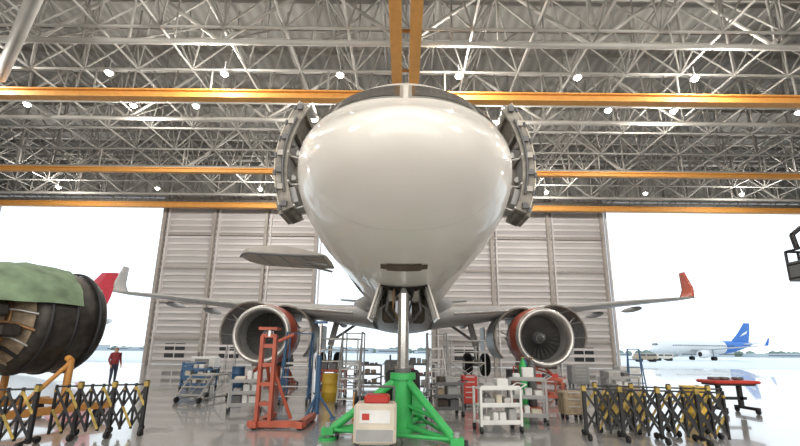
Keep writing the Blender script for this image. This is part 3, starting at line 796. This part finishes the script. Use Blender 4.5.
b.lathe([(-2.45,.5),(-2.7,.35),(-3.1,.06)],o,ax,'alu_brown',n=20)
for t in(-.5,-.9,-1.25,-1.7,-2.1,-2.42): b.lathe([(t-.02,.6),(t-.02,.83),(t+.02,.83),(t+.02,.6)],o,ax,'copper',n=36)
for i in range(18):
    a=radians(20*i+5); r0=.74+.06*(i%3)
    pts=[(1.04*cos(a),-.12,1.04*sin(a)),(.85*cos(a+.1),-.4,.85*sin(a+.1)),(r0*cos(a+.15),-.8,r0*sin(a+.15)),((r0+.1)*cos(a-.1),-1.4,(r0+.1)*sin(a-.1)),((r0+.08)*cos(a+.2),-2.1,(r0+.08)*sin(a+.2))]
    b.pipe(pts,.028+.012*(i%2),['alu','copper','tan','black'][i%4],n=6)
for a_,t in((200,-.6),(250,-.5),(290,-.7),(320,-1.1),(150,-.9),(230,-1.3),(340,-.5),(10,-.8)):
    a=radians(a_); b.bbox((.82*cos(a),t,.82*sin(a)),(.35,.4,.28),['alu','engine_dark','alu_brown'][a_%3],.05)
secs=[]
for j in range(12):
    t=1.1-j*.24; R=(1.29 if t>-.1 else 1.29-(abs(t)-.1)*.16)
    secs.append([((R+.02*sin(i*2.1+j))*sin(radians(-95+i*8.5)),t,(R+.025*sin(i*1.7+j*1.3))*cos(radians(-95+i*8.5))) for i in range(21)])
b.loft(secs[2:],'greenwrap',closed=False,cap=False)
b.build('turbofan_engine')
b=MB(T); fl=-2.24
for sx_ in(-1.15,1.15):
    b.box((sx_,-.4,fl+.28),(.16,4.0,.16),'orange_dk')
    for yy in(-2.2,1.4): b.cyl((sx_-.05,yy,fl+.12),(sx_+.05,yy,fl+.12),.12,'rubber',n=14); b.box((sx_,yy,fl+.22),(.1,.1,.1),'grey_dk')
    for yy in(-1.9,.6):
        b.cyl((sx_,yy,fl+.3),(sx_,yy,-.9 if yy>0 else -.2),.075,'orange_dk',n=10)
        b.cyl((sx_,yy,-.9 if yy>0 else -.2),(sx_*(.62 if yy<0 else .9),yy,-.05 if yy<0 else -.85),.07,'orange',n=10)
        b.cyl((sx_,yy+(.9 if yy<0 else -.9),fl+.3),(sx_,yy,-.95),.05,'orange_dk',n=8)
for yy in(-2.2,-.4,1.4): b.box((0,yy,fl+.28),(2.3,.14,.14),'orange_dk')
b.cyl((1.15,-1.5,-1.1),(.95,-1.0,.05),.09,'orange',n=10); b.cyl((.95,-1.0,.05),(.75,-.9,.75),.08,'tan',n=10)
b.cyl((1.15,-1.5,fl+.3),(1.15,-1.5,-1.1),.09,'orange',n=10)
b.build('engine_transport_stand')

# boom lift at right edge
b=MB(); x,y=16.35,15.2
for zz in(4.6,5.15,5.7):
    for dy in(-.4,.4): b.cyl((x-1,y+dy,zz),(x+1,y+dy,zz),.05,'black',n=8)
    for dx in(-1,1): b.cyl((x+dx,y-.4,zz),(x+dx,y+.4,zz),.05,'black',n=8)
for dx in(-1,-.5,0,.5,1):
    for dy in(-.4,.4): b.cyl((x+dx,y+dy,4.55),(x+dx,y+dy,5.7),.05,'black',n=8)
b.box((x,y,4.55),(2.05,.85,.12),'grey_dk'); b.box((x,y-.4,4.75),(2,.03,.35),'grey_dk'); b.box((x-1,y,4.9),(.03,.8,.7),'grey_dk')
b.pipe([(x-.9,y,5.7),(x-1,y,6.3),(x-.6,y,6.6),(x+.2,y,6.4),(x+.3,y,5.7)],.09,'black'); b.box((x-.75,y-.42,5.75),(.5,.2,.4),'black')
b.cyl((x+.9,y,4.7),(x+2.0,y,4.9),.1,'grey_dk'); b.cyl((x+2,y,4.9),(x+6.5,y,2.0),.13,'orange'); b.cyl((x+6.5,y,2.0),(x+4.2,y,1.2),.16,'orange')
b.bbox((x+4.8,y,1.0),(2.6,1.6,.7),'orange',.1); b.box((x+4.8,y,.5),(2.4,1.2,.3),'grey_dk')
for dx in(-.9,.9):
    for dy in(-.75,.75): b.cyl((x+4.8+dx,y+dy-.14,.42),(x+4.8+dx,y+dy+.14,.42),.42,'rubber',n=20); b.cyl((x+4.8+dx,y+dy-.15,.42),(x+4.8+dx,y+dy+.15,.42),.2,'white',n=14)
b.build('boom_lift')

# ---------------------------------------------------------------- parked airliners outside
def far_plane(name,x,y,head,fin,mark=None,sc=1.0):
    T=Matrix.Translation((x,y,-.1))@Matrix.Rotation(head,4,'Z')@Matrix.Scale(sc,4)
    b=MB(T); zc=3.9
    secs=[]
    for s_ in(0.05,.5,1.2,2.2,3.5,5,6.5,12,24,28,32,35.5,37.4):
        secs.append([(fp(s_,1)*sin(t),s_-18,zc+fp(s_,4)+((fp(s_,2)-fp(s_,4)) if cos(t)>0 else (fp(s_,4)-fp(s_,3)))*cos(t)) for t in [2*pi*i/24 for i in range(24)]])
    b.loft(secs,'white')
    for sg in(-1,1):
        b.loft([airfoil(sg*x_,y_,c,z_,.12) for x_,y_,c,z_ in((1,-6,6.5,2.9),(6.4,-3,3.8,3.2),(16.8,2.5,1.5,4.2))],'wing_grey')
        b.loft([airfoil(sg*x_,y_,c,z_,.1) for x_,y_,c,z_ in((.3,14,3.6,4.9),(6.2,17,1.4,5.5))],'white')
        b.loft([[(sg*(16.8+.3*t),2.7+u*(1.3-.8*t)+t*1.1,4.2+2.0*t) for u in(0,1)]+[(sg*(16.86+.3*t),2.7+1.3-.8*t+t*1.1-.1,4.2+2*t),(sg*(16.86+.3*t),2.8+t*1.1,4.2+2*t)] for t in(0,1)],fin)
        b.lathe([(.3,.7),(0,.95),(.3,1.1),(1.5,1.12),(3,.85),(3.6,.6),(2,.1)],(sg*5.75,-6.8,1.75),(0,1,0),'white',n=20)
        b.lathe([(.5,0),(.5,.9)],(sg*5.75,-6.8,1.75),(0,1,0),'black',n=16)
        b.box((sg*5.75,-4.2,2.75),(.3,3,.6),'white')
        for gx in(3.4,4.2): b.cyl((sg*gx-.2,.2,.58),(sg*gx+.2,.2,.58),.58,'rubber',n=16)
        b.cyl((sg*3.8,.2,.6),(sg*3.7,.2,3.0),.15,'grey'); b.cyl((sg*.25-.1,-13,.4),(sg*.25+.1,-13,.4),.4,'rubber',n=14)
        for k in range(38):
            yy=-11.5+k*.58; b.box((sg*1.965,yy,zc+.45),(.05,.26,.36),'glass_dark')
    b.cyl((0,-13,.4),(0,-13,2.1),.12,'grey')
    b.box((0,-16.05,zc+.65),(1.9,.7,.35),'glass_dark',(radians(-30),'X'))
    def fv(z,yl,ch,th): return [(x_*th,yl+u*ch,z) for u,x_ in((0,0),(.1,.5),(.4,1),(1,0),(.4,-1),(.1,-.5))]
    b.loft([fv(zc+1.6,11.0,7.0,.3),fv(zc+4.5,14.3,4.6,.22),fv(zc+7.8,17.2,2.3,.14)],fin,smooth=False)
    if fin=='tail_blue':
        b.loft([[(1.0*fp(s_,1)*1.01*sin(t),s_-18,zc+fp(s_,4)+((fp(s_,2)-fp(s_,4)) if cos(t)>0 else (fp(s_,4)-fp(s_,3)))*1.01*cos(t)) for t in [2*pi*i/24 for i in range(24)]] for s_ in(25.5,28,30,32,35.5,37.3)],fin)
    for sg in(-1,1):
        b.add([(sg*.27,14.6,zc+3.4),(sg*.27,17.4,zc+4.4),(sg*.27,17.9,zc+5.4),(sg*.25,16.2,zc+4.6)],[(0,1,2,3)],'white')
    return b.build(name)
far_plane('parked_airliner',103,141,radians(-80),'tail_blue',sc=1.12)
far_plane('parked_airliner',-64.2,59.0,radians(-90),'tail_red',sc=1.10)

b=MB()
x=-420
while x<420:
    w_=random.uniform(18,50); h=random.uniform(3,6.5); b.box((x+w_/2,420+random.uniform(-20,20),h/2-.1),(w_,20,h),'bldg')
    b.box((x+w_/2,398,h*.5),(w_*.8,.4,h*.2),'glass_dark'); x+=w_+random.uniform(2,18)
b.build('terminal_buildings')
b=MB()
for i in range(160):
    x=-600+i*7.6; h=random.uniform(4,7); b.sphere((x,520+random.uniform(-10,10),h*.5),h*.7,'tree',sc=(1.3,1,1),n=8)
    b.cyl((x,520,-.1),(x,520,h*.4),.5,'tree',n=6)
b.build('tree_line')
def van(name,x,y,k):
    z=-.1
    b=MB(); b.bbox((x,y,1.25+z),(4.8,2,1.5),k,.2); b.bbox((x-1.7,y,.95+z),(2.2,1.9,.9),k,.2)
    b.box((x-1.2,y-1.01,1.6+z),(1.4,.04,.5),'glass_dark'); b.box((x+.9,y-1.01,1.6+z),(2.2,.04,.45),'glass_dark')
    for dx in(-1.6,1.6): b.cyl((x+dx,y-1.02,.4+z),(x+dx,y+1.02,.4+z),.4,'rubber',n=16)
    b.build(name)
van('service_van',66,112,'white'); van('service_van',75,118,'cream'); van('service_van',58,98,'tan'); van('service_van',-62,110,'white')

# ---------------------------------------------------------------- worker
def worker(name,x,y,face):
    me=bpy.data.meshes.new(name); V=[];E=[];R=[]
    def j(p,r,par=None):
        V.append(p);R.append(r)
        if par is not None:E.append((par,len(V)-1))
        return len(V)-1
    pel=j((0,0,.95),.145); sp=j((0,.0,1.15),.135,pel); ch=j((0,.0,1.34),.155,sp); nk=j((0,0,1.48),.06,ch); hd=j((0,-.01,1.6),.095,nk); tp=j((0,0,1.69),.08,hd)
    for sg in(-1,1):
        sh=j((sg*.17,0,1.41),.07,ch); el=j((sg*.24,.02,1.14),.048,sh); wr=j((sg*.22,-.12,.92),.033,el); pm=j((sg*.215,-.15,.86),.038,wr)
        for q in range(4): f=j((sg*.215,-.18+.02*q,.80),.010,pm); j((sg*(.205),-.185+.022*q,.755+.008*abs(q-1)),.008,f)
        th=j((sg*.19,-.175,.85),.011,pm); j((sg*.175,-.19,.81),.009,th)
        hp=j((sg*.09,0,.88),.10,pel); kn=j((sg*.105,-.02+.04*sg,.50),.065,hp); an=j((sg*.11,.03*sg,.11),.045,kn); j((sg*.12,-.16+.03*sg,.045),.042,an)
    me.from_pydata(V,E,[]); ob=bpy.data.objects.new(name,me); S.collection.objects.link(ob)
    sk=ob.modifiers.new('skin','SKIN'); ss_=ob.modifiers.new('sub','SUBSURF'); ss_.levels=2; ss_.render_levels=2
    for i,r in enumerate(R): me.skin_vertices[0].data[i].radius=(r,r); me.skin_vertices[0].data[i].use_root=(i==0)
    dg=bpy.context.evaluated_depsgraph_get(); m2=bpy.data.meshes.new_from_object(ob.evaluated_get(dg))
    ob.modifiers.clear(); ob.data=m2
    for k in('skin','cloth_red','cloth_dk','hair','rubber'): m2.materials.append(M[k])
    for p in m2.polygons:
        c=p.center; p.use_smooth=True
        if c.z>1.64 or (c.z>1.53 and c.y>.02): i=3
        elif c.z>1.47: i=0
        elif c.z<.09: i=4
        elif abs(c.x)>.17 and c.z<.93 and c.z>.7: i=0
        elif c.z>.95 or abs(c.x)>.19: i=1
        else: i=2
        p.material_index=i
    ob.location=(x,y,0); ob.rotation_euler=(0,0,face)
    zmin=min(v.co.z for v in m2.vertices); ob.location.z=-zmin
    fb=MB(); 
    for sg in(-1,1): fb.sphere((sg*.035,-.095,1.605),.013,'black',n=8)
    fb.sphere((0,-.108,1.58),.016,'skin',sc=(.8,1,1.4),n=8); fb.box((0,-.1,1.545),(.045,.01,.01),'cloth_red')
    for sg in(-1,1): fb.sphere((sg*.095,0,1.595),.02,'skin',sc=(.5,1,1.5),n=8)
    f=fb.build('face',ob)
    return ob
worker('maintenance_worker',-13.3,19.0,radians(60))
